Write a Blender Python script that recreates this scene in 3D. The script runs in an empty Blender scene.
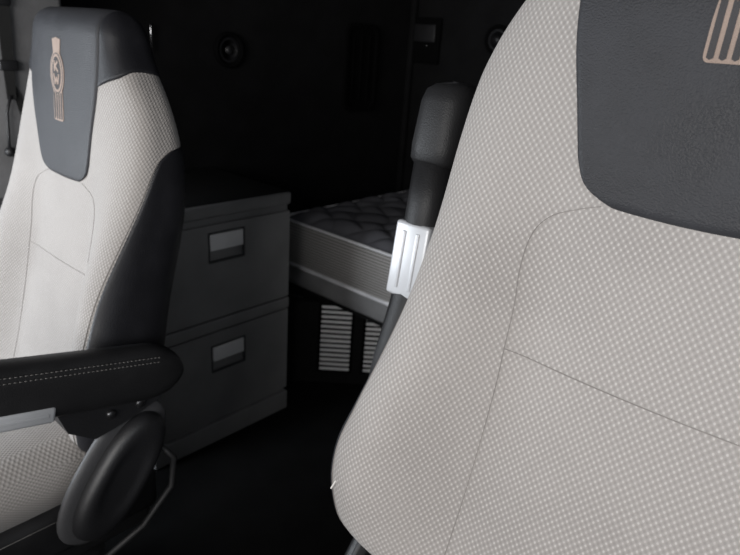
import bpy, bmesh, math, random
from math import sin, cos, tan, pi, radians, atan2, sqrt, floor
from mathutils import Vector, Matrix
random.seed(3)
sc = bpy.context.scene
COL = sc.collection
sc.view_settings.view_transform = 'Standard'
sc.view_settings.look = 'None'
sc.view_settings.gamma = 1
sc.view_settings.use_curve_mapping = False
sc.view_settings.exposure = 0.0

# ------------------------------------------------------------------ helpers
def tag(o, label=None, cat=None, group=None, kind=None):
    if label: o['label'] = label
    if cat: o['category'] = cat
    if group: o['group'] = group
    if kind: o['kind'] = kind
    return o

def empty(name, loc, label, cat, group=None):
    o = bpy.data.objects.new(name, None)
    o.empty_display_size = .1
    COL.objects.link(o)
    o.location = loc
    return tag(o, label, cat, group)

class MB:
    """collects verts / faces (with optional uvs per vertex) into one mesh object"""
    def __init__(s):
        s.v = []; s.f = []; s.uv = []
    def add(s, vs, fs, uvs=None):
        b = len(s.v)
        s.v += [tuple(p) for p in vs]
        s.f += [tuple(i + b for i in f) for f in fs]
        s.uv += list(uvs) if uvs else [(p[0], p[2]) for p in s.v[b:]]
    def build(s, name, mat, parent=None, smooth=True, loc=None, angle=None):
        me = bpy.data.meshes.new(name)
        me.from_pydata(s.v, [], s.f)
        uvl = me.uv_layers.new(name='UVMap')
        for p in me.polygons:
            for li in p.loop_indices:
                uvl.data[li].uv = s.uv[me.loops[li].vertex_index]
        me.materials.append(mat)
        bm = bmesh.new(); bm.from_mesh(me)
        bmesh.ops.recalc_face_normals(bm, faces=bm.faces)
        if angle is not None:
            for e in bm.edges:
                if len(e.link_faces) == 2 and e.calc_face_angle(0) > radians(angle): e.smooth = False
        bm.to_mesh(me); bm.free()
        for p in me.polygons: p.use_smooth = smooth
        o = bpy.data.objects.new(name, me)
        COL.objects.link(o)
        if parent: o.parent = parent
        if loc: o.location = loc
        return o

def rbox(x0, x1, y0, y1, z0, z1, r=0.0, seg=3, M=None):
    bm = bmesh.new()
    bmesh.ops.create_cube(bm, size=1)
    for v in bm.verts:
        v.co = Vector(((x0 + x1) / 2 + v.co.x * (x1 - x0), (y0 + y1) / 2 + v.co.y * (y1 - y0), (z0 + z1) / 2 + v.co.z * (z1 - z0)))
    if r > 0:
        bmesh.ops.bevel(bm, geom=list(bm.edges), offset=r, segments=seg, profile=.5, affect='EDGES')
    if M is not None: bmesh.ops.transform(bm, matrix=M, verts=bm.verts)
    bm.verts.index_update()
    vs = [tuple(v.co) for v in bm.verts]; fs = [tuple(v.index for v in f.verts) for f in bm.faces]
    bm.free()
    return vs, fs

def box(name, mat, b, parent=None, r=0.0, seg=3, M=None, extra=()):
    m = MB(); m.add(*rbox(*b, r=r, seg=seg, M=M))
    for e in extra: m.add(*rbox(*e, r=r, seg=seg, M=M))
    return m.build(name, mat, parent, smooth=r > 0, angle=None if r == 0 else 50)

def tube(pts, rad, n=8, cap=True, closed=False):
    pts = [Vector(p) for p in pts]
    N = len(pts); vs = []; fs = []
    rr = rad if isinstance(rad, (list, tuple)) else [rad] * N
    up = None
    for i, p in enumerate(pts):
        if closed: t = (pts[(i + 1) % N] - pts[i - 1])
        else: t = pts[min(i + 1, N - 1)] - pts[max(i - 1, 0)]
        t.normalize()
        if up is None:
            up = t.orthogonal().normalized()
        else:
            up = (up - t * up.dot(t))
            up = up.normalized() if up.length > 1e-6 else t.orthogonal().normalized()
        b = t.cross(up)
        for k in range(n):
            a = 2 * pi * k / n
            vs.append(p + (up * cos(a) + b * sin(a)) * rr[i])
    L = N if closed else N - 1
    for i in range(L):
        for k in range(n):
            a = i * n + k; c = i * n + (k + 1) % n
            j = ((i + 1) % N) * n
            fs.append((a, c, j + (k + 1) % n, j + k))
    if cap and not closed:
        fs.append(tuple(range(n - 1, -1, -1))); fs.append(tuple((N - 1) * n + k for k in range(n)))
    return vs, fs

def prism(poly, y0, y1, M=None):
    """poly of (x,z) extruded along y"""
    n = len(poly)
    vs = [Vector((p[0], y0, p[1])) for p in poly] + [Vector((p[0], y1, p[1])) for p in poly]
    fs = [tuple(range(n)), tuple(range(2 * n - 1, n - 1, -1))]
    fs += [(i, (i + 1) % n, n + (i + 1) % n, n + i) for i in range(n)]
    if M is not None: vs = [M @ v for v in vs]
    return vs, fs

def rrect(x0, x1, z0, z1, r, n=6):
    out = []
    for cx, cz, a0 in ((x1 - r, z1 - r, 0), (x0 + r, z1 - r, 90), (x0 + r, z0 + r, 180), (x1 - r, z0 + r, 270)):
        for k in range(n + 1):
            a = radians(a0 + 90 * k / n); out.append((cx + r * cos(a), cz + r * sin(a)))
    return out

def ring_prism(outer, inner, y0, y1, M=None):
    n = len(outer)
    vs = []
    for P in (outer, inner):
        for y in (y0, y1):
            vs += [Vector((p[0], y, p[1])) for p in P]
    fs = []
    for i in range(n):
        j = (i + 1) % n
        fs += [(i, j, 2 * n + j, 2 * n + i), (n + j, n + i, 3 * n + i, 3 * n + j), (j, i, n + i, n + j), (2 * n + i, 2 * n + j, 3 * n + j, 3 * n + i)]
    if M is not None: vs = [M @ v for v in vs]
    return vs, fs

def lerp(a, b, t): return a + (b - a) * t
def sstep(a, b, x):
    t = min(1, max(0, (x - a) / (b - a))); return t * t * (3 - 2 * t)
def curve1(tab):
    """smooth (Catmull-Rom / hermite) interpolation of a table of (s, value) with s rising"""
    def f(s):
        if s <= tab[0][0]: return tab[0][1]
        if s >= tab[-1][0]: return tab[-1][1]
        for i in range(len(tab) - 1):
            a, b = tab[i], tab[i + 1]
            if a[0] <= s <= b[0]:
                h = b[0] - a[0]; t = (s - a[0]) / h
                def sl(k):
                    if k <= 0 or k >= len(tab) - 1: 
                        k2 = min(max(k, 0), len(tab) - 2)
                        return (tab[k2 + 1][1] - tab[k2][1]) / (tab[k2 + 1][0] - tab[k2][0])
                    return (tab[k + 1][1] - tab[k - 1][1]) / (tab[k + 1][0] - tab[k - 1][0])
                m0, m1 = sl(i) * h, sl(i + 1) * h
                return (2*t**3 - 3*t*t + 1) * a[1] + (t**3 - 2*t*t + t) * m0 + (-2*t**3 + 3*t*t) * b[1] + (t**3 - t*t) * m1
    return f

# ------------------------------------------------------------------ materials
def newmat(name):
    m = bpy.data.materials.new(name); m.use_nodes = True
    nt = m.node_tree; b = nt.nodes['Principled BSDF']
    return m, nt, b
def N(nt, t, **k):
    n = nt.nodes.new(t)
    for a, v in k.items(): setattr(n, a, v)
    return n
def math_(nt, op, a, b=None, c=None):
    n = N(nt, 'ShaderNodeMath', operation=op)
    for i, x in enumerate((a, b, c)):
        if x is None: continue
        if isinstance(x, (int, float)): n.inputs[i].default_value = x
        else: nt.links.new(x, n.inputs[i])
    return n.outputs[0]
def ramp(nt, fac, a, b, lo=0., hi=1.):
    r = N(nt, 'ShaderNodeMapRange'); r.interpolation_type = 'SMOOTHSTEP'
    nt.links.new(fac, r.inputs[0]); r.inputs[1].default_value = a; r.inputs[2].default_value = b
    r.inputs[3].default_value = lo; r.inputs[4].default_value = hi
    return r.outputs[0]
def mixc(nt, fac, c1, c2):
    m = N(nt, 'ShaderNodeMix', data_type='RGBA')
    nt.links.new(fac, m.inputs[0])
    for i, c in ((6, c1), (7, c2)):
        if isinstance(c, tuple): m.inputs[i].default_value = (*c, 1)
        else: nt.links.new(c, m.inputs[i])
    return m.outputs[2]

def plain(name, col, rough=.6, metal=0, bump=0, scale=60, var=.15, coord='Object', spec=.5):
    m, nt, b = newmat(name)
    tc = N(nt, 'ShaderNodeTexCoord')
    nz = N(nt, 'ShaderNodeTexNoise'); nz.inputs['Scale'].default_value = 9; nz.inputs['Detail'].default_value = 5
    nt.links.new(tc.outputs[coord], nz.inputs['Vector'])
    f = ramp(nt, nz.outputs[0], .3, .7)
    lo = tuple(c * (1 - var) for c in col); hi = tuple(min(1, c * (1 + var)) for c in col)
    nt.links.new(mixc(nt, f, lo, hi), b.inputs['Base Color'])
    b.inputs['Roughness'].default_value = rough; b.inputs['Metallic'].default_value = metal
    b.inputs['Specular IOR Level'].default_value = spec
    if bump:
        n2 = N(nt, 'ShaderNodeTexNoise'); n2.inputs['Scale'].default_value = scale; n2.inputs['Detail'].default_value = 3
        nt.links.new(tc.outputs[coord], n2.inputs['Vector'])
        bp = N(nt, 'ShaderNodeBump'); bp.inputs['Strength'].default_value = bump; bp.inputs['Distance'].default_value = .002
        nt.links.new(n2.outputs[0], bp.inputs['Height']); nt.links.new(bp.outputs[0], b.inputs['Normal'])
    return m

def leather(name, col, rough=.45, scale=420, strength=.5):
    m, nt, b = newmat(name)
    tc = N(nt, 'ShaderNodeTexCoord')
    v = N(nt, 'ShaderNodeTexVoronoi'); v.inputs['Scale'].default_value = scale
    nz = N(nt, 'ShaderNodeTexNoise'); nz.inputs['Scale'].default_value = 14; nz.inputs['Detail'].default_value = 6
    nt.links.new(tc.outputs['Object'], v.inputs['Vector']); nt.links.new(tc.outputs['Object'], nz.inputs['Vector'])
    f = ramp(nt, nz.outputs[0], .35, .7)
    nt.links.new(mixc(nt, f, tuple(c * .85 for c in col), tuple(c * 1.2 for c in col)), b.inputs['Base Color'])
    nt.links.new(ramp(nt, nz.outputs[0], .3, .7, rough - .05, rough + .07), b.inputs['Roughness'])
    bp = N(nt, 'ShaderNodeBump'); bp.inputs['Strength'].default_value = strength; bp.inputs['Distance'].default_value = .0006
    n3 = N(nt, 'ShaderNodeTexNoise'); n3.inputs['Scale'].default_value = scale * .9
    nt.links.new(tc.outputs['Object'], n3.inputs['Vector'])
    v.feature = 'SMOOTH_F1'
    b.inputs['Specular IOR Level'].default_value = .22
    h = math_(nt, 'ADD', math_(nt, 'MULTIPLY', v.outputs['Distance'], -1.), math_(nt, 'MULTIPLY', n3.outputs[0], .25))
    nt.links.new(h, bp.inputs['Height']); nt.links.new(bp.outputs[0], b.inputs['Normal'])
    return m

def weave(name, base, dot, px=.0068, py=.0088, soil=(.25, .23, .21)):
    """seat cloth: a diamond lattice of light raised dots on a grey ground; uv is in metres"""
    m, nt, b = newmat(name)
    uv = N(nt, 'ShaderNodeUVMap'); sp = N(nt, 'ShaderNodeSeparateXYZ')
    nt.links.new(uv.outputs[0], sp.inputs[0])
    cx = math_(nt, 'COSINE', math_(nt, 'MULTIPLY', sp.outputs[0], 2 * pi / px))
    cy = math_(nt, 'COSINE', math_(nt, 'MULTIPLY', sp.outputs[1], 2 * pi / py))
    pr = math_(nt, 'MULTIPLY', cx, cy)
    d = ramp(nt, pr, .25, .9)
    ph = ramp(nt, pr, -.9, .1)
    tc = N(nt, 'ShaderNodeTexCoord')
    nz = N(nt, 'ShaderNodeTexNoise'); nz.inputs['Scale'].default_value = 7; nz.inputs['Detail'].default_value = 4
    nt.links.new(tc.outputs['Object'], nz.inputs['Vector'])
    n4 = N(nt, 'ShaderNodeTexNoise'); n4.inputs['Scale'].default_value = 260; n4.inputs['Detail'].default_value = 2
    nt.links.new(tc.outputs['Object'], n4.inputs['Vector'])
    c0 = mixc(nt, ramp(nt, nz.outputs[0], .42, .75, 0, .45), base, soil)
    c1 = mixc(nt, math_(nt, 'MULTIPLY', d, ramp(nt, n4.outputs[0], .3, .6, .45, 1.)), c0, dot)
    c2 = mixc(nt, math_(nt, 'MULTIPLY', math_(nt, 'SUBTRACT', 1., ph), .26), c1, (base[0] * .4, base[1] * .4, base[2] * .4))
    nt.links.new(c2, b.inputs['Base Color'])
    b.inputs['Roughness'].default_value = .85; b.inputs['Specular IOR Level'].default_value = .25
    b.inputs['Sheen Weight'].default_value = .15
    bp = N(nt, 'ShaderNodeBump'); bp.inputs['Strength'].default_value = .5; bp.inputs['Distance'].default_value = .0008
    nt.links.new(pr, bp.inputs['Height']); nt.links.new(bp.outputs[0], b.inputs['Normal'])
    return m

def knit(name, c0, c1, scale=160):
    """horizontally ribbed mattress border cloth"""
    m, nt, b = newmat(name)
    tc = N(nt, 'ShaderNodeTexCoord'); sp = N(nt, 'ShaderNodeSeparateXYZ')
    nt.links.new(tc.outputs['Object'], sp.inputs[0])
    z = math_(nt, 'SINE', math_(nt, 'MULTIPLY', sp.outputs[2], 2 * pi / .0105))
    x = math_(nt, 'SINE', math_(nt, 'MULTIPLY', math_(nt, 'ADD', sp.outputs[0], sp.outputs[1]), 2 * pi / .008))
    h = math_(nt, 'ADD', z, math_(nt, 'MULTIPLY', x, .3))
    nz = N(nt, 'ShaderNodeTexNoise'); nz.inputs['Scale'].default_value = 12
    nt.links.new(tc.outputs['Object'], nz.inputs['Vector'])
    c = mixc(nt, ramp(nt, h, -.9, .9), c0, c1)
    c = mixc(nt, ramp(nt, nz.outputs[0], .45, .7, 0, .35), c, tuple(k * .6 for k in c1))
    nt.links.new(c, b.inputs['Base Color'])
    b.inputs['Roughness'].default_value = .9
    return m

FAB = weave('seat_weave', (.285, .267, .254), (.405, .385, .368), px=.0063, py=.0080, soil=(.215, .20, .19))
LEA = leather('black_leather', (.027, .0275, .031), .50, scale=700, strength=.8)
LEA3 = leather('deep_black_leather', (.013, .013, .0155), .46, scale=700, strength=.6)
LEA2 = leather('black_leather_armrest', (.015, .015, .016), .48, scale=600, strength=.5)
PLA = plain('black_moulded_plastic', (.013, .013, .0145), .46, bump=.25, scale=300)
PLB = plain('matte_black_plastic', (.012, .012, .013), .6, bump=.2, scale=200)
SIL = plain('silver_painted_plastic', (.43, .44, .46), .35, metal=.15, var=.05)
TAN = plain('tan_embroidery', (.27, .205, .17), .8, bump=.5, scale=900, var=.12)
TAND = plain('charcoal_embroidery', (.045, .043, .045), .9, bump=.5, scale=900)
SEAM = plain('seam_thread', (.19, .175, .165), .9)
STI = plain('grey_stitch_thread', (.13, .125, .12), .9)
MET = plain('dark_steel', (.10, .10, .105), .35, metal=.9)
CHR = plain('bright_steel', (.7, .7, .72), .25, metal=1.)
CAB = plain('grey_cabinet_plastic', (.235, .235, .238), .5, bump=.35, scale=180, var=.08)
CABT = plain('dark_cabinet_top', (.045, .047, .05), .6, bump=.3, scale=120)
HAN = plain('grey_handle_metal', (.85, .85, .86), .45, metal=.0, var=.05)
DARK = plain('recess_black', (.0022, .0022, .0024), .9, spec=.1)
QUI = plain('mattress_ticking', (.135, .135, .15), .9, bump=.3, scale=250, var=.12)
KNI = knit('mattress_border_cloth', (.17, .165, .16), (.46, .445, .43))
PIP = plain('mattress_piping_cloth', (.85, .85, .88), .8)
SKI = plain('mattress_base_cloth', (.25, .25, .255), .85, bump=.3, scale=300)
VEN = plain('grey_vent_slats', (.85, .85, .86), .5, var=.06)
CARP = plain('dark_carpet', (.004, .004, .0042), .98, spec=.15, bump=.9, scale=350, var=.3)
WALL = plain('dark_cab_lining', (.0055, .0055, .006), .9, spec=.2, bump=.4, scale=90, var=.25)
DOORM = plain('grey_door_trim', (.19, .19, .195), .65, bump=.3, scale=150)
DOORD = plain('dark_door_trim', (.05, .05, .053), .6, bump=.3, scale=150)
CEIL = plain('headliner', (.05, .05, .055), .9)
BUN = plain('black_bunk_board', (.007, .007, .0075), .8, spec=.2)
BELT = plain('black_webbing', (.012, .012, .012), .7, bump=.6, scale=500)
THR = plain('white_thread', (.7, .68, .65), .8)

# ------------------------------------------------------------------ the cab
def struct(o): o['kind'] = 'structure'; return o
XL, XS, XR, YF, YB, ZC = -1.78, -1.96, .62, -1.05, 2.45, 2.15
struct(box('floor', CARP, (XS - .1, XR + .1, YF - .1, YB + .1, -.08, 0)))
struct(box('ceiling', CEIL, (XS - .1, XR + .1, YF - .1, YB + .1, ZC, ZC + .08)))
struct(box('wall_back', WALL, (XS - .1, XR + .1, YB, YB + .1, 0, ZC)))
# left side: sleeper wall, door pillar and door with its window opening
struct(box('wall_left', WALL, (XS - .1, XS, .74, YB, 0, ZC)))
struct(box('trim_1', DOORM, (XS, XL + .02, .46, .745, 0, ZC), r=.012))
d = struct(box('door_1', DOORM, (XL - .08, XL, YF, .46, 0, .66), extra=((XL - .08, XL, YF, .46, 1.62, ZC), (XL - .08, XL, YF, -.82, .66, 1.62))))
box('door_panel', DOORD, (XL, XL + .02, -.8, .42, .15, .60), d, r=.008)
# right side
struct(box('wall_right', WALL, (XR, XR + .1, .60, YB, 0, ZC), extra=((XR, XR + .1, YF, .60, 0, .92), (XR, XR + .1, YF, .60, 1.62, ZC), (XR, XR + .1, YF, -.82, .92, 1.62))))
# front: bulkhead under the windscreen and header above
struct(box('wall_front', DOORD, (XL, XR, YF - .1, YF, 0, 1.0), extra=((XL, XR, YF - .1, YF, 1.78, ZC),)))
# fine pillar lines on the left trim
struct(box('trim_2', DOORD, (XL + .02, XL + .032, .44, .75, .80, .83), r=.004))

# ------------------------------------------------------------------ seats
ST, SB = .145, -.60     # top and bottom of a seat back, measured from the emblem
W_ = curve1([(-.60, .240), (-.57, .265), (-.52, .280), (-.47, .282), (-.42, .271), (-.31, .250), (-.22, .246), (-.12, .247), (-.05, .240), (-.01, .227), (.025, .207), (.055, .184), (.085, .166), (.11, .156), (.145, .146)])
T_ = curve1([(-.60, .10), (-.5, .125), (-.3, .135), (-.1, .130), (.0, .115), (.145, .095)])
B_ = curve1([(-.60, .02), (-.5, .060), (-.35, .058), (-.2, .036), (-.08, .012), (.0, .0), (.145, .0)])
def recline(s): return radians(lerp(15, 4, sstep(-.24, -.10, s)))
_tab = []
def _spine():
    n = 400
    y = z = 0.0; s = 0.0; up = [(0, 0, 0)]
    ds = (ST - 0) / n
    for i in range(n):
        y += sin(recline(s)) * ds; z += cos(recline(s)) * ds; s += ds; up.append((s, y, z))
    y = z = s = 0.0; dn = []
    ds = (SB - 0) / n
    for i in range(n):
        y += sin(recline(s)) * ds; z += cos(recline(s)) * ds; s += ds; dn.append((s, y, z))
    return dn[::-1] + up
_tab = _spine()
_fy = curve1([(a, b) for a, b, c in _tab[::8]] + ([] if (len(_tab) - 1) % 8 == 0 else [_tab[-1][:2]]))
_fz = curve1([(a, c) for a, b, c in _tab[::8]] + ([] if (len(_tab) - 1) % 8 == 0 else [(_tab[-1][0], _tab[-1][2])]))

def S(a, s, ins=0.0):
    """point on the seat back's skin: a runs round the section (0 front centre, +-pi rear), s up the back"""
    e = 1.0
    if s > ST - .045: e = max(0.0, 1 - ((s - (ST - .045)) / .045) ** 2.6) ** (1 / 2.6)
    if s < SB + .05: e = min(e, max(0.0, 1 - (((SB + .05) - s) / .05) ** 2.4) ** (1 / 2.4))
    w, t = W_(s) + ins, T_(s) + 2 * ins
    ph = atan2(w * sin(a), t / 2 * cos(a))
    n = 3.2
    r = (abs(sin(ph) / w) ** n + abs(cos(ph) / (t / 2)) ** n) ** (-1 / n)
    x, yy = r * sin(ph), -r * cos(ph)
    q = abs(x) / w
    fr = sstep(t * .5, -t * .35, yy)
    yy -= B_(s) * sstep(.38, .86, q) * fr
    yy += .012 * (1 - q * q) * fr * sstep(-.1, -.3, s)       # shallow hollow of the centre panel
    if e < 1:
        x *= max(.0, lerp(.0, 1, e)) if False else (1 - (1 - e) * .30)
        yy *= max(e, .02)
    # local frame of the spine
    rc = recline(s)
    yb = _fy(s); zb = _fz(s)
    off = yy + T_(s) / 2
    return Vector((x, yb + off * cos(rc), zb - off * sin(rc)))
def SN(a, s):
    h = 2e-3
    da = S(a + h, s) - S(a - h, s)
    s2 = min(max(s, SB + .004), ST - .004)
    dsv = S(a, s2 + 2e-3) - S(a, s2 - 2e-3)
    n = da.cross(dsv)
    return n.normalized() if n.length > 1e-12 else Vector((0, -1, 0))
def a_of_x(x, s):
    sg = 1 if x >= 0 else -1
    lo, hi = 0, pi / 2
    for _ in range(17):
        m = (lo + hi) / 2
        if S(m, s).x < abs(x): lo = m
        else: hi = m
    return sg * (lo + hi) / 2
def arc_u(s):
    """table a -> arc length from the front centre at height s"""
    pts = [S(pi * k / 48, s) for k in range(49)]
    L = [0]
    for i in range(48): L.append(L[-1] + (pts[i + 1] - pts[i]).length)
    return L
def u_at(L, a):
    k = abs(a) / pi * 48; i = min(int(k), 47); u = lerp(L[i], L[i + 1], k - i)
    return u if a >= 0 else -u

def loft(na=160, ns=150):
    m = MB(); vs = []; uv = []
    for j in range(ns + 1):
        s = lerp(SB, ST, j / ns)
        L = arc_u(s)
        for i in range(na + 1):
            a = -pi + 2 * pi * i / na
            vs.append(S(a, s)); uv.append((u_at(L, a), s))
    fs = []
    for j in range(ns):
        for i in range(na):
            k = j * (na + 1) + i
            fs.append((k, k + 1, k + na + 2, k + na + 1))
    fs.append(tuple(range(na))); fs.append(tuple(ns * (na + 1) + k for k in range(na)))
    m.add(vs, fs, uv)
    return m

def patch(fab, nu, nv, off=.002, edge=.06, open_u=(False, False), open_v=(False, False), lo=-.0015):
    """fab(u,v) -> (a,s); a cover panel laid over the skin, its rim sinking into the seam"""
    m = MB(); vs = []; uv = []
    for j in range(nv + 1):
        for i in range(nu + 1):
            u, v = i / nu, j / nv
            a, s = fab(u, v)
            e = 1.0
            if not open_u[0]: e = min(e, u / edge)
            if not open_u[1]: e = min(e, (1 - u) / edge)
            if not open_v[0]: e = min(e, v / edge)
            if not open_v[1]: e = min(e, (1 - v) / edge)
            e = max(0, min(1, e)); e = sqrt(1 - (1 - e) ** 2)
            p = S(a, s) + SN(a, s) * lerp(lo, off, e)
            vs.append(p); uv.append((p.x, s))
    for j in range(nv):
        pass
    fs = [(j * (nu + 1) + i, j * (nu + 1) + i + 1, (j + 1) * (nu + 1) + i + 1, (j + 1) * (nu + 1) + i) for j in range(nv) for i in range(nu)]
    m.add(vs, fs, uv)
    return m

# half width of the leather panel at the head end of the back
IW = curve1([(-.150, .070), (-.146, .076), (-.140, .087), (-.13, .094), (-.115, .099), (-.10, .103), (-.06, .113), (0, .128), (.05, .133), (.145, .129)])
IBOT = -.146
def insert_fn(u, v):
    s = lerp(IBOT, ST - .002, v)
    q = 2 * u - 1
    # gently rounded bottom corners
    s = max(s, IBOT) + (.004 * q * q + .010 * max(0, abs(q) - .72) / .28 * max(0, abs(q) - .72) / .28) * max(0, 1 - v * 7)
    w = IW(lerp(IBOT, ST, v) if v > 0 else IBOT)
    return a_of_x(q * w, s), s
# black side panel: its front limit round the section, by height
AB = curve1([(-.60, 49), (-.45, 52), (-.35, 55), (-.25, 60), (-.17, 66), (-.11, 74), (-.08, 82), (-.068, 91), (-.058, 104), (-.052, 125)])
def side_fn(sg, wrap=0):
    def f(u, v):
        s = lerp(SB + .012, -.052, v)
        a = lerp(AB(s) + wrap, 180, u)
        return sg * radians(a), s
    return f
# head-end side panel: its lower limit round the section
def htop(t):      # t 0 at the centre panel's edge .. 1 at the rear
    return curve1([(0, .024), (.05, .035), (.12, .044), (.22, .054), (.4, .056), (.7, .050), (1, .045)])(t)
def head_fn(sg):
    def f(u, v):
        s = lerp(htop(u), ST - .002, v)
        a0 = abs(a_of_x(IW(s) - .006, s))
        return sg * lerp(a0, pi, u), s
    return f

def line_on(pts, off=.0004):
    return [S(a_of_x(x, s), s) + SN(a_of_x(x, s), s) * off for x, s in pts]
def dense(pts, n=8):
    xs = []
    fx = curve1([(i, p[0]) for i, p in enumerate(pts)]); fs_ = curve1([(i, p[1]) for i, p in enumerate(pts)])
    for k in range((len(pts) - 1) * n + 1): xs.append((fx(k / n), fs_(k / n)))
    return xs

def emblem_meshes(sh=0):
    """tall embroidered badge: flanged head, oval with an upright two letter monogram, ribbed tail"""
    tan_ = []; dark = []
    def place(x, z, h): # x,z flat on the head panel -> seat surface
        z += sh; a = a_of_x(x, z); return S(a, z) + SN(a, z) * (h + .0045)
    def slab(poly, h, tgt):
        vs = [place(x, z, h) for x, z in poly]; n = len(vs)
        vb = [place(x, z, -.0030) for x, z in poly]
        c = Vector((0, 0, 0))
        for v in vs: c += v
        c /= n
        tgt.append((vs + vb + [c], [(i, (i + 1) % n, 2 * n) for i in range(n)] + [(i, n + i, n + (i + 1) % n, (i + 1) % n) for i in range(n)]))
    tb = -.030; hw = .0185
    # tail outline (rounded foot)
    tail = [(-hw + .002, .028), (-hw, .0)] + [(-hw + .004 - .004 * cos(t), tb + .006 - .006 * sin(t)) for t in [0, .4, .8, 1.2, pi / 2]] \
         + [(hw - .004 + .004 * sin(t), tb + .006 - .006 * cos(t)) for t in [0, .4, .8, 1.2, pi / 2]] + [(hw, 0), (hw - .002, .028)]
    slab(tail, .0006, tan_)
    # dark grooves between the ribs
    for k in range(4):
        xc = lerp(-hw + .0052, hw - .0052, k / 3)
        slab([(xc - .0026, .018), (xc - .0026, tb + .0035), (xc, tb + .002), (xc + .0026, tb + .0035), (xc + .0026, .018)], .0009, dark)
    # oval: tan plate, dark ring, tan ring, dark field, monogram
    oc = .050
    def oval(rx, rz, h, tgt, n=36): slab([(rx * cos(2 * pi * k / n), oc + rz * sin(2 * pi * k / n)) for k in range(n)], h, tgt)
    slab([(-.016, .106), (-.012, .080), (-.02, .07), (.02, .07), (.012, .080), (.016, .106), (0, .109)], .0005, tan_)
    oval(.0265, .037, .0009, tan_); oval(.0235, .034, .0011, dark); oval(.0212, .032, .0014, tan_); oval(.0165, .0275, .0017, dark)
    def bar(x0, z0, x1, z1, w=.0021):
        d = Vector((x1 - x0, z1 - z0)); d.normalize(); nx, nz = -d.y * w, d.x * w
        slab([(x0 + nx, z0 + nz), (x0 - nx, z0 - nz), (x1 - nx, z1 - nz), (x1 + nx, z1 + nz)], .0023, tan_)
    bar(-.006, oc + .021, -.006, oc + .003); bar(-.005, oc + .011, .007, oc + .020); bar(-.004, oc + .012, .008, oc + .003)
    bar(-.010, oc - .001, -.005, oc - .018); bar(-.005, oc - .018, 0, oc - .006); bar(0, oc - .006, .005, oc - .018); bar(.005, oc - .018, .010, oc - .001)
    return tan_, dark

def cushion(root, parent_loc):
    pass

def make_armrest(root, side, pivot, tilt_deg, trim):
    """armrest: pad runs from its pivot to its rounded tip; tilt 0 = level forwards, 90 = stowed upright"""
    H, Wd, Lg = .092, .054, .52
    M = Matrix.Translation(Vector(pivot)) @ Matrix.Rotation(-radians(tilt_deg), 4, 'X')
    # local: -Y is along the arm, Z its upper face
    def sec(y, hw, z0, z1, n=24, p=3.4):
        out = []
        for k in range(n):
            a = 2 * pi * k / n
            c_, s_ = cos(a), sin(a)
            r = (abs(c_ / hw) ** p + abs(s_ / ((z1 - z0) / 2)) ** p) ** (-1 / p)
            out.append(Vector((r * c_, y, (z0 + z1) / 2 + r * s_)))
        return out
    def loftsec(secs):
        vs = [M @ v for s_ in secs for v in s_]; n = len(secs[0]); fs = []
        for j in range(len(secs) - 1):
            for k in range(n):
                fs.append((j * n + k, j * n + (k + 1) % n, (j + 1) * n + (k + 1) % n, (j + 1) * n + k))
        fs.append(tuple(range(n))); fs.append(tuple((len(secs) - 1) * n + k for k in range(n)))
        return vs, fs
    hw = Wd / 2
    # rear round end -> front cap
    stations = []
    for t in [i / 10 for i in range(11)]:
        a = t * pi / 2
        stations.append((.075 - .075 * sin(a) if False else .065 * cos(a), hw * (0.55 + .45 * sin(a)), .045 - (.071 if tilt_deg > 45 else .046) * max(.02, sin(a)), .045 + .047 * max(.02, sin(a))))
    for y in (-.05, -.10, -.16, -.20, -.24, -.28, -.32, -.36, -.43):
        stations.append((y, hw, lerp(-.026 if tilt_deg > 45 else -.001, .001, sstep(-.12, -.26, y)), .092))
    m = MB(); m.add(*loftsec([sec(*s_) for s_ in stations]))
    pad = m.build('pad', LEA2, root)
    # front cap: a slightly larger padded hood
    st2 = []
    for y, g, zz in ((-.425, -.004, .0), (-.427, .003, .0), (-.433, .007, .0), (-.45, .008, .0), (-.47, .007, .0), (-.505, .006, .001), (-.520, .003, .003), (-.528, -.003, .009), (-.532, -.011, .018), (-.533, -.022, .034)):
        st2.append((y, hw + g, .009 - g + zz, .093 + g - zz))
    m = MB(); m.add(*loftsec([sec(*s_, p=4.5) for s_ in st2]))
    m.build('pad_hood', LEA2, root)
    # stitch lines along the upper edge
    for zz in (.080, .072):
        for sg in (-1, 1):
            m = MB()
            y = .01
            while y > -.395:
                a = M @ Vector((sg * (hw * .965 + .0008), y, zz)); b = M @ Vector((sg * (hw * .965 + .0008), y - .0042, zz))
                m.add(*tube([a, b], .0006, 5)); y -= .0066
            m.build('stitching', STI, root)
    # silver insert of the underside
    m = MB(); m.add(*rbox(-hw - .0012, hw + .0012, -trim[1], -trim[0], .000, .026, r=.005, M=M))
    tr = m.build('trim_insert', SIL, root, angle=50); tag(tr, 'silver insert')
    m = MB()
    for sg in (-1, 1):
        m.add(*rbox(sg * .011 - .003, sg * .011 + .003, -trim[1] + .012, -trim[0] - .012, -.0015, .0025, r=.0012, M=M))
        m.add(*rbox(sg * (hw + .0010) - .0012, sg * (hw + .0010) + .0012, -trim[1] + .01, -trim[0] - .01, .010, .016, r=.001, M=M))
    m.build('rib', SIL, tr, angle=50)
    return M

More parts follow.
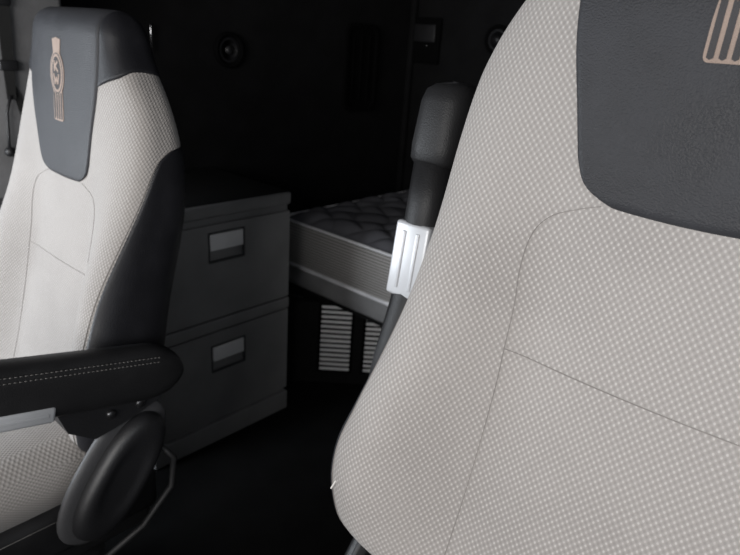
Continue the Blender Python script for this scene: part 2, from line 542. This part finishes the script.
def make_seat(name, label, cat, loc, zl, inboard, arm_tilt, drop, apiv, trim, wrap):
    """seat with emblem height zl above the floor; local origin on the floor under the emblem"""
    root = empty(name, loc, label, cat)
    off = Vector((0, 0, zl))
    def put(m): m.v = [tuple(Vector(v) + off) for v in m.v]; return m
    put(loft()).build('backrest', FAB, root)
    tag(put(patch(insert_fn, 90, 150, off=.004, edge=.035, open_v=(False, True))).build('headrest_panel', LEA, root), 'black leather centre panel')
    for sg in (-1, 1):
        put(patch(side_fn(sg, wrap), 60, 150, off=.0030, edge=.03, open_u=(False, True), open_v=(True, False))).build('side_panel', LEA3, root)
        put(patch(head_fn(sg), 60, 60, off=.0035, edge=.045, open_u=(False, True), open_v=(False, True), lo=.0004)).build('headrest_side', LEA3, root)
    # sewn seams of the cloth
    bol = [(.070, -.143), (.090, -.150), (.114, -.162), (.127, -.182), (.130, -.215), (.126, -.255), (.124, -.299), (.122, -.34), (.122, -.42), (.124, -.51), (.126, -.57)]
    for sg in (-1, 1):
        m = MB(); m.add(*tube(line_on([(sg * x, s) for x, s in dense(bol)]), .0004, 6))
        put(m).build('seam', SEAM, root)
    m = MB(); m.add(*tube(line_on([(lerp(-.124, .124, k / 24), -.299 - .004 * (1 - (2 * k / 24 - 1) ** 2)) for k in range(25)]), .0005, 6))
    put(m).build('seam', SEAM, root)
    for sg in (-1, 1):   # piping stitched along the side panels
        pts = []
        for k in range(90):
            s = lerp(SB + .015, -.053, k / 89); a = sg * radians(AB(s) + wrap - 1.2)
            pts.append(S(a, s) + SN(a, s) * .0003)
        m = MB(); m.add(*tube(pts, .0009, 6)); put(m).build('seam', SEAM, root)
    tn, dk = emblem_meshes(.012 if arm_tilt > 45 else -.014)
    m = MB(); [m.add(*g) for g in tn]
    em = put(m).build('emblem', TAN, root, smooth=False); tag(em, 'tan embroidered emblem')
    m = MB(); [m.add(*g) for g in dk]
    put(m).build('emblem_field', TAND, em, smooth=False)
    # ---------------- cushion
    zc = zl - .50 - drop          # top of the cushion
    m = MB()
    secs = []; n = 40
    ys = [-.50, -.497, -.485, -.46, -.40, -.30, -.20, -.10, -.02, .02]
    gs = [.55, .78, .92, .98, 1, 1, 1, 1, .98, .9]
    yb = _fy(-.50)
    for y, g in zip(ys, gs):
        row = []
        for k in range(n):
            a = 2 * pi * k / n; c_, s_ = cos(a), sin(a)
            hw, hh = .238 * (1 - (1 - g) * .3), .068 * g
            r = (abs(c_ / hw) ** 4 + abs(s_ / hh) ** 4) ** -.25
            x, z = r * c_, r * s_
            if z > 0: z += .004 * sstep(.55, .9, abs(x) / .245) * g
            row.append(Vector((x, yb + y * .98, zc - .068 + z)))
        secs.append(row)
    vs = [v for r_ in secs for v in r_]; fs = []
    for j in range(len(secs) - 1):
        for k in range(n): fs.append((j * n + k, j * n + (k + 1) % n, (j + 1) * n + (k + 1) % n, (j + 1) * n + k))
    fs.append(tuple(range(n))); fs.append(tuple((len(secs) - 1) * n + k for k in range(n)))
    m.add(vs, fs, [(v.x + v.z, v.y) for v in vs]); m.build('cushion', FAB, root)
    box('cushion_skirt', LEA2, (-.252, .252, yb - .48, yb + .10, zc - .20, zc - .105), root, r=.02)
    for sg in (-1, 1):
        m = MB()
        m.add(*tube([(sg * .2535, yb - .46, zc - .118), (sg * .2535, yb - .2, zc - .118), (sg * .2535, yb + .08, zc - .118)], .0008, 6))
        m.build('skirt_stitching', STI, root)
    # ---------------- base: frame, bellows and floor plate
    box('seat_frame', PLB, (-.21, .21, yb - .42, yb + .10, zc - .26, zc - .195), root, r=.01)
    bl = MB(); z0, z1 = .055, zc - .255; rows = []
    nb = max(6, int((z1 - z0) / .022)) * 2
    for j in range(nb + 1):
        g = .012 * (1 if j % 2 else -1)
        rows.append([Vector((x * 1.0, y, lerp(z0, z1, j / nb))) for x, y in rrect(-.16 - g, .16 + g, yb - .36 - g, yb + .02 + g, .04, 4)])
    nn_ = len(rows[0]); vs = [v for r_ in rows for v in r_]
    fs = [(j * nn_ + k, j * nn_ + (k + 1) % nn_, (j + 1) * nn_ + (k + 1) % nn_, (j + 1) * nn_ + k) for j in range(nb) for k in range(nn_)]
    fs += [tuple(range(nn_)), tuple(nb * nn_ + k for k in range(nn_))]
    bl.add(vs, fs); bl.build('suspension_bellows', PLB, root, smooth=False)
    box('base_plate', PLB, (-.20, .20, yb - .40, yb + .06, 0, .06), root, r=.008)
    # ---------------- recliner cover on the inboard side: a long leaning oval shell
    hx = inboard * .284
    def oval_shell(cy, cz, ry, rz, lean, thick, nm, mt, x0):
        m = MB(); rows = []; K = 40
        for f_, g in ((0, 1), (.45, 1), (.75, .96), (.92, .88), (1, .76), (1.0, .60), (.93, .52), (.90, .3), (.90, .02)):
            row = []
            for k in range(K):
                a = 2 * pi * k / K
                r_ = (abs(cos(a)) ** 2.5 + abs(sin(a)) ** 2.5) ** (-1 / 2.5)
                y, z = ry * g * r_ * cos(a), rz * g * r_ * sin(a)
                y += .0
                yy = y * cos(lean) + z * sin(lean); zz = -y * sin(lean) + z * cos(lean)
                row.append(Vector((x0 + inboard * thick * f_, cy + yy, cz + zz)))
            rows.append(row)
        vs = [v for r_ in rows for v in r_]
        fs = [(j * K + k, j * K + (k + 1) % K, (j + 1) * K + (k + 1) % K, (j + 1) * K + k) for j in range(len(rows) - 1) for k in range(K)]
        fs += [tuple(range(K)), tuple((len(rows) - 1) * K + k for k in range(K))]
        m.add(vs, fs); return m.build(nm, mt, root)
    oval_shell(yb + .005 + apiv[0], zc - .092 + apiv[1], .052, .118, radians(36), .034, 'recliner_cover', PLA, hx)
    oval_shell(yb + .0 + apiv[0], zc - .085 + apiv[1], .064, .135, radians(36), .012, 'cover_rim', DOORD, hx)
    # bracket that carries the armrest
    py, pz = yb + .042, zc + .055
    ax = inboard * (.338 if arm_tilt > 45 else .316)
    m = MB()
    by, bz = apiv
    P = [(yb - .085, zc + .075), (yb + .10, zc + .075), (yb + .085, zc + .030), (yb + .03, zc + .012), (yb - .03, zc + .0), (yb - .07, zc + .03)]
    vs = [Vector((hx + inboard * e, y + by + (.07 if arm_tilt > 45 else 0), z + bz - (.04 if arm_tilt > 45 else 0))) for e in (-.03, .018) for y, z in P]; k = len(P)
    m.add(vs, [tuple(range(k)), tuple(range(2 * k - 1, k - 1, -1))] + [(i, (i + 1) % k, k + (i + 1) % k, k + i) for i in range(k)])
    br = m.build('armrest_bracket', PLA, root, smooth=False)
    for dy in (-.002, .048):
        m = MB(); c0 = Vector((hx + inboard * .016, yb + dy + by + (.07 if arm_tilt > 45 else 0), zc + .036 + bz))
        m.add(*tube([c0, c0 + Vector((inboard * .006, 0, 0)), c0 + Vector((inboard * .008, 0, 0))], [.008, .008, .005], 16))
        m.build('bolt', MET, br)
    arm = bpy.data.objects.new('armrest', None); COL.objects.link(arm); arm.parent = root
    make_armrest(arm, inboard, (ax, py + apiv[0], pz + apiv[1]), arm_tilt, trim)
    # recline lever under the cover
    m = MB()
    pts = [(hx + inboard * .012, yb + .085, zc - .03), (hx + inboard * .016, yb + .105, zc - .06), (hx + inboard * .016, yb + .098, zc - .12), (hx + inboard * .012, yb + .04, zc - .18), (hx + inboard * .008, yb - .06, zc - .22)]
    m.add(*tube(pts, [.005, .006, .006, .006, .005], 10)); m.build('recline_lever', PLB, root)
    return root

DRV = make_seat('driver_seat', 'large near grey cloth seat filling the right of the photo, armrest stowed upright', 'truck seat',
                (-.128, .546, 0), 1.30, -1, 97, .08, (.085, -.06), (.247, .350), 11)
PAS = make_seat('passenger_seat', 'smaller grey cloth seat at the left of the photo, black armrest folded down level', 'truck seat',
                (-1.15, .468, 0), 1.155, 1, 12, .045, (0, .045), (.145, .262), 0)
# loose thread at the driver seat's lower corner
m = MB(); m.add(*tube([(-.245, -.118, .828), (-.253, -.126, .822), (-.258, -.132, .812), (-.259, -.138, .804)], .0009, 5))
m.build('loose_thread', THR, DRV)

# ------------------------------------------------------------------ drawer cabinet
cab = empty('file_cabinet', (-1.68, 1.035, 0), 'dark grey two drawer plastic cabinet standing behind the seat with the level armrest', 'cabinet')
cx0, cx1, cy0, cy1 = -.225, .214, -.278, .247     # local; front face looks towards +x
box('body', CAB, (cx0, cx1 - .014, cy0, cy1, 0, .77), cab, r=.004)
box('top_lid', CAB, (cx0 - .004, cx1 + .002, cy0 - .004, cy1 + .003, .772, .812), cab, r=.008)
tag(box('top_shade_sheet', BUN, (cx0 + .004, cx1 - .006, cy0 + .004, cy1 - .005, .811, .8145), cab, r=.0012), 'near black sheet added as shade on the lid top')  # dark sheet added over the grey lid to imitate its shaded top
box('plinth', CAB, (cx0 + .01, cx1 + .003, cy0, cy1 + .002, 0.002, .075), cab, r=.004)
def rect_frame_panel(x0, x1, y0, y1, z0, z1, hy0, hy1, hz0, hz1):
    """drawer front with a rectangular opening for its pull"""
    m = MB()
    for b in ((x0, x1, y0, hy0, z0, z1), (x0, x1, hy1, y1, z0, z1), (x0, x1, hy0, hy1, z0, hz0), (x0, x1, hy0, hy1, hz1, z1)):
        m.add(*rbox(*b))
    return m
for z0, z1, hz in ((.452, .750, .637), (.092, .402, .268)):
    dr = rect_frame_panel(cx1 - .012, cx1, cy0 + .004, cy1 - .002, z0, z1, -.063, .060, hz, hz + .088).build('drawer', CAB, cab, smooth=False)
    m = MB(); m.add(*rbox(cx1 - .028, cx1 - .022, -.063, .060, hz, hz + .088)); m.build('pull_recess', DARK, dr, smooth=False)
    m = MB()
    m.add(*rbox(cx1 - .014, cx1 + .004, -.060, .057, hz + .035, hz + .085, r=.003))
    tag(m.build('handle', HAN, dr, angle=50), 'lighter grey pull')
    m = MB(); o_ = [(y, z) for y, z in rrect(-.067, .064, hz - .004, hz + .092, .004, 2)]; i_ = [(y, z) for y, z in rrect(-.062, .059, hz + .001, hz + .087, .003, 2)]
    RM = Matrix(((0, 1, 0, 0), (1, 0, 0, 0), (0, 0, 1, 0), (0, 0, 0, 1)))
    m.add(*ring_prism(o_, i_, cx1 - .004, cx1 + .0015, M=RM)); m.build('pull_frame', CABT, dr, smooth=False)
box('divider_rail', CAB, (cx1 - .014, cx1 + .003, cy0, cy1, .408, .446), cab, r=.003)

# ------------------------------------------------------------------ bunk platform with diagonal vent panel
BO = Vector((-.7, 2.0, 0))
bunk = empty('bunk_base', BO, 'black bunk base with slatted grey vents on the floor beneath the mattress', 'bunk base')
dv = Vector((.7399, .6727)); nv = Vector((.6727, -.7399))      # along the diagonal panel, and out of it
P0 = Vector((-1.473, 1.539))
pA = P0 + dv * -.20; pB = P0 + dv * .30
def plan_prism(pl, z0, z1):
    n = len(pl)
    vs = [Vector((x, y, z)) - BO for z in (z0, z1) for x, y in pl]
    return vs, [tuple(range(n - 1, -1, -1)), tuple(range(n, 2 * n))] + [(i, (i + 1) % n, n + (i + 1) % n, n + i) for i in range(n)]
plan = [(-1.90, pA.y), (pA.x, pA.y), (pB.x, pB.y), (.48, pB.y), (.48, 2.42), (-1.90, 2.42)]
m = MB(); m.add(*plan_prism(plan, 0, .345)); m.build('body', BUN, bunk, smooth=False)
inner = [(-1.72, 1.515), (.48, 1.515), (.48, 2.42), (-1.72, 2.42)]
m = MB(); m.add(*plan_prism(inner, .345, .362)); m.build('deck', BUN, bunk, smooth=False)
RP = Matrix(((dv.x, nv.x, 0, P0.x - BO.x), (dv.y, nv.y, 0, P0.y - BO.y), (0, 0, 1, 0), (0, 0, 0, 1)))
for d0, d1 in ((-.063, .054), (.109, .226)):
    m = MB(); m.add(*rbox(d0 - .010, d1 + .010, .0, .004, .052, .343, M=RP)); fr = m.build('vent_panel', DARK, bunk, smooth=False)
    m = MB()
    for k in range(14):
        z = .068 + k * .0203
        m.add(*rbox(d0, d1, .002, .011, z - .0058, z + .0058, r=.003, seg=2, M=RP))
    tag(m.build('vent_slats', VEN, fr, angle=50), 'light grey slats')

# ------------------------------------------------------------------ mattress
MX0, MX1, MY0, MY1, MZ0, MZ1 = -1.78, .46, 1.50, 2.40, .362, .632
MO = Vector((-.66, 1.95, MZ0))
mat = empty('mattress', MO, 'thin grey quilted mattress with white piping lying on the bunk', 'mattress')
def mplan(x0, x1, y0, y1, r, n=8): return rrect(x0 - MO.x, x1 - MO.x, y0 - MO.y, y1 - MO.y, r, n)
def mloft(levels, nm, mt):
    rows = []
    for z, g in levels:
        rows.append([Vector((x, y, z - MO.z)) for x, y in mplan(MX0 + g, MX1 - g, MY0 + g, MY1 - g, max(.01, .07 - g))])
    k = len(rows[0]); vs = [v for r_ in rows for v in r_]
    fs = [(j * k + i, j * k + (i + 1) % k, (j + 1) * k + (i + 1) % k, (j + 1) * k + i) for j in range(len(rows) - 1) for i in range(k)]
    fs += [tuple(range(k)), tuple((len(rows) - 1) * k + i for i in range(k))]
    m = MB(); m.add(vs, fs); return m.build(nm, mt, mat, angle=60)
mloft([(MZ0, .012), (.372, .003), (.40, .001), (.43, .002), (.448, .006)], 'base_panel', SKI)
mloft([(.446, .006), (.47, -.003), (.52, -.008), (.57, -.007), (.60, -.001), (.618, .008)], 'border', KNI)
def piping(z, g, rad, nm='piping'):
    m = MB(); m.add(*tube([Vector((x, y, z - MO.z)) for x, y in mplan(MX0 + g, MX1 - g, MY0 + g, MY1 - g, .07, 10)], rad, 10, closed=True))
    return m.build(nm, PIP, mat)
piping(.449, -.002, .0075); piping(.621, .002, .0055)
# quilted top: swirled stitched diamonds pressed into soft wadding
m = MB(); nx, ny = 300, 130; vs = []
for j in range(ny + 1):
    for i in range(nx + 1):
        x = lerp(MX0 + .006, MX1 - .006, i / nx); y = lerp(MY0 + .006, MY1 - .006, j / ny)
        ex = min(x - MX0, MX1 - x); ey = min(y - MY0, MY1 - y); e = min(ex, ey)
        # round the plan corners
        if ex < .07 and ey < .07:
            dx_, dy_ = .07 - ex, .07 - ey; q = sqrt(dx_ * dx_ + dy_ * dy_)
            if q > .064:
                f_ = .064 / q; sx = 1 if x < -.6 else -1; sy = 1 if y < 1.9 else -1
                x += sx * dx_ * (1 - f_); y += sy * dy_ * (1 - f_); e = .006
            else: e = .07 - q
        wob = .022 * sin(x * 23) + .0
        a = (x + y + .02 * sin(y * 31)) / .15; b = (x - y + wob) / .15
        qd = abs(sin(pi * a)) ** .55 * abs(sin(pi * b)) ** .55
        z = .617 + .026 * sstep(0, .09, e) + .016 * qd * sstep(0, .06, e)
        vs.append(Vector((x, y, z)) - MO)
fs = [(j * (nx + 1) + i, j * (nx + 1) + i + 1, (j + 1) * (nx + 1) + i + 1, (j + 1) * (nx + 1) + i) for j in range(ny) for i in range(nx)]
m.add(vs, fs); m.build('quilted_top', QUI, mat)
# cord lying at the mattress foot
cordp = [(-1.76, 1.475, .353), (-1.72, 1.455, .350), (-1.68, 1.445, .349), (-1.64, 1.452, .3485), (-1.60, 1.468, .3485)]
m = MB(); m.add(*tube(cordp, .0028, 8)); tag(m.build('cord', PLA), 'short thin cord end lying on the black bunk ledge', 'cord')

# ------------------------------------------------------------------ things on the sleeper walls
def wall_disc(name, mt, parent, R_, o, d_, depth, rim=True, prof=None):
    """turned body: axis from o along unit vector d_"""
    d_ = Vector(d_); u = d_.orthogonal().normalized(); w = d_.cross(u); K = 40
    prof = prof or [(1, 0), (1, .5), (.97, .8), (.92, 1), (.84, .9), (.80, .55), (.4, .35), (0.05, .45)]
    vs = []; fs = []
    for r_, h in prof:
        for k in range(K):
            a = 2 * pi * k / K; vs.append(Vector(o) + (u * cos(a) + w * sin(a)) * R_ * r_ + d_ * depth * h)
    for j in range(len(prof) - 1):
        for k in range(K): fs.append((j * K + k, j * K + (k + 1) % K, (j + 1) * K + (k + 1) % K, (j + 1) * K + k))
    fs += [tuple(range(K)), tuple((len(prof) - 1) * K + k for k in range(K))]
    m = MB(); m.add(vs, fs); return m.build(name, mt, parent)
def speaker(loc, d_, label):
    t = empty('wall_speaker', loc, label, 'speaker')
    wall_disc('housing', DARK, t, .062, (0, 0, 0), d_, .018)
    wall_disc('cone', PLA, t, .046, Vector(d_) * .008, d_, .012, prof=[(1, 0), (.9, .1), (.35, -.3), (.33, .4), (.2, .75), (.05, .8)])
    return t
speaker((XS, 1.40, 1.216), (1, 0, 0), 'round black speaker on the dark side wall above the cabinet')
speaker((-1.487, YB, 1.322), (0, -1, 0), 'round black speaker on the dark rear wall, partly behind the large near seat')
YZ = Matrix(((0, 1, 0, 0), (1, 0, 0, 0), (0, 0, 1, 0), (0, 0, 0, 1)))     # prism plan (x,z)->(y,z), depth along x
t = empty('wall_pocket', (XS, 2.10, 1.165), 'tall black oblong wall recess with rounded ends above the mattress', 'wall pocket')
m = MB(); m.add(*ring_prism(rrect(-.105, .105, -.185, .185, .045), rrect(-.088, .088, -.168, .168, .036), 0, .016, M=YZ)); m.build('bezel', DARK, t, smooth=False)
m = MB(); m.add(*prism(rrect(-.089, .089, -.169, .169, .036), 0, .004, M=YZ)); m.build('recess', DARK, t, smooth=False)
m = MB()
for k in (-.05, 0, .05): m.add(*rbox(.004, .009, k - .004, k + .004, -.14, .14, r=.002))
m.build('ribs', DARK, t, angle=50)
t = empty('control_panel', (-1.868, YB, 1.295), 'dark control panel with one tiny bright dot set in as a glint on the rear wall', 'control panel')
box('housing', DARK, (-.085, .085, -.022, 0, -.095, .105), t, r=.008)
box('display', PLA, (-.06, .06, -.026, -.021, .0, .075), t, r=.003)
m = MB(); m.add(*tube([(.022, -.027, -.018), (.022, -.030, -.018)], .003, 12)); m.build('glint_dot', CHR, t)  # bright steel dot standing in for a small glint, gives no light
st = struct(box('trim_3', WALL, (XS + .0, XS + .03, YB - .03, YB, 0, ZC), r=.01))
# small bright rod hanging on the side wall
m = MB(); m.add(*tube([(XS + .002, 1.09, 1.283), (XS + .02, 1.09, 1.283), (XS + .022, 1.09, 1.278), (XS + .022, 1.088, 1.20)], [.003, .003, .003, .0025], 8))
tag(m.build('hook_rod', CHR), 'short shiny metal rod hanging on the dark side wall behind the headrest', 'hook')

# ------------------------------------------------------------------ belt and latch cable on the left pillar
t = empty('seat_belt', (XL + .016, .58, 1.35), 'black belt strap hanging on the grey pillar at the far left', 'seat belt')
def strap(pts, hw, th, nm, mt, parent):
    m = MB(); vs = []
    for x, y, z, w in pts:
        vs += [Vector((x, y - w * hw, z)), Vector((x, y + w * hw, z)), Vector((x + th, y + w * hw, z)), Vector((x + th, y - w * hw, z))]
    n = len(pts); fs = [(4 * i + k, 4 * i + (k + 1) % 4, 4 * i + 4 + (k + 1) % 4, 4 * i + 4 + k) for i in range(n - 1) for k in range(4)] + [(0, 1, 2, 3), tuple(4 * n - 4 + k for k in range(4))]
    m.add(vs, fs); return m.build(nm, mt, parent, smooth=False)
strap([(0.006, .03, .25, .9), (.006, .028, .10, .9), (.010, .022, .0, 1.0), (.012, .016, -.10, 1.0), (.012, .012, -.20, .9), (.012, .010, -.27, .75)], .014, .004, 'webbing', BELT, t)
m = MB(); m.add(*rbox(.006, .022, -.012, .036, -.05, -.02, r=.005)); m.build('guide', PLA, t, angle=50)
m = MB(); m.add(*rbox(.006, .022, -.010, .034, -.20, -.175, r=.004)); m.build('guide', PLA, t, angle=50)
m = MB(); m.add(*tube([(.016, .008, -.26), (.016, -.006, -.30), (.016, -.010, -.36), (.016, -.012, -.39)], .004, 8)); m.build('stalk', PLA, t)
m = MB(); vs = []; fs = []
bm = bmesh.new(); bmesh.ops.create_uvsphere(bm, u_segments=24, v_segments=14, radius=.013); bm.verts.index_update()
m.add([v.co + Vector((.016, -.012, -.40)) for v in bm.verts], [tuple(v.index for v in f.verts) for f in bm.faces]); bm.free(); m.build('ball_end', PLA, t)
strap([(.006, .020, -.24, .4), (.006, .045, -.33, .8), (.006, .062, -.42, .9), (.006, .07, -.55, .9), (.006, .075, -.9, .9), (.006, .075, -1.345, .9)], .016, .004, 'lower_webbing', BELT, t)

# ------------------------------------------------------------------ daylight
w = bpy.data.worlds.new('World'); sc.world = w; w.use_nodes = True
w.node_tree.nodes['Background'].inputs[0].default_value = (.75, .85, 1, 1)
w.node_tree.nodes['Background'].inputs[1].default_value = .25
def area(name, loc, target, sx, sy, power, col):
    l = bpy.data.lights.new(name, 'AREA'); l.shape = 'RECTANGLE'; l.size = sx; l.size_y = sy; l.energy = power; l.color = col
    o = bpy.data.objects.new(name, l); COL.objects.link(o); o.location = loc
    o.rotation_euler = (Vector(target) - Vector(loc)).to_track_quat('-Z', 'Y').to_euler()
    return o
area('windscreen_daylight', (.25, YF - 1.5, 1.70), (-.75, 1.0, .70), 2.8, 1.6, 150, (1, .975, .95))
area('left_window_daylight', (XL - .10, -.55, .98), (-1.1, .3, .85), .7, .7, 28, (.88, .94, 1))
area('right_window_daylight', (XR + .12, -.20, 1.28), (-.5, .3, 1.0), 1.1, .60, 6, (.94, .97, 1))

# ------------------------------------------------------------------ camera
R_ = Vector((.67098, .22364, -.70695)); U_ = Vector((.06833, .93072, .35929)).normalized()
R_ = (R_ - U_ * R_.dot(U_)).normalized(); X_ = R_.cross(U_)
cam = bpy.data.cameras.new('camera'); co = bpy.data.objects.new('camera', cam); COL.objects.link(co)
cam.sensor_width = 36; cam.lens = 612 / 740 * 36; cam.clip_start = .02
M4 = Matrix(((X_.x, X_.y, X_.z, 0), (R_.x, R_.y, R_.z, 0), (U_.x, U_.y, U_.z, 1.28), (0, 0, 0, 1)))
co.matrix_world = M4
sc.camera = co
cam.dof.use_dof = True; cam.dof.focus_distance = .62; cam.dof.aperture_fstop = 9
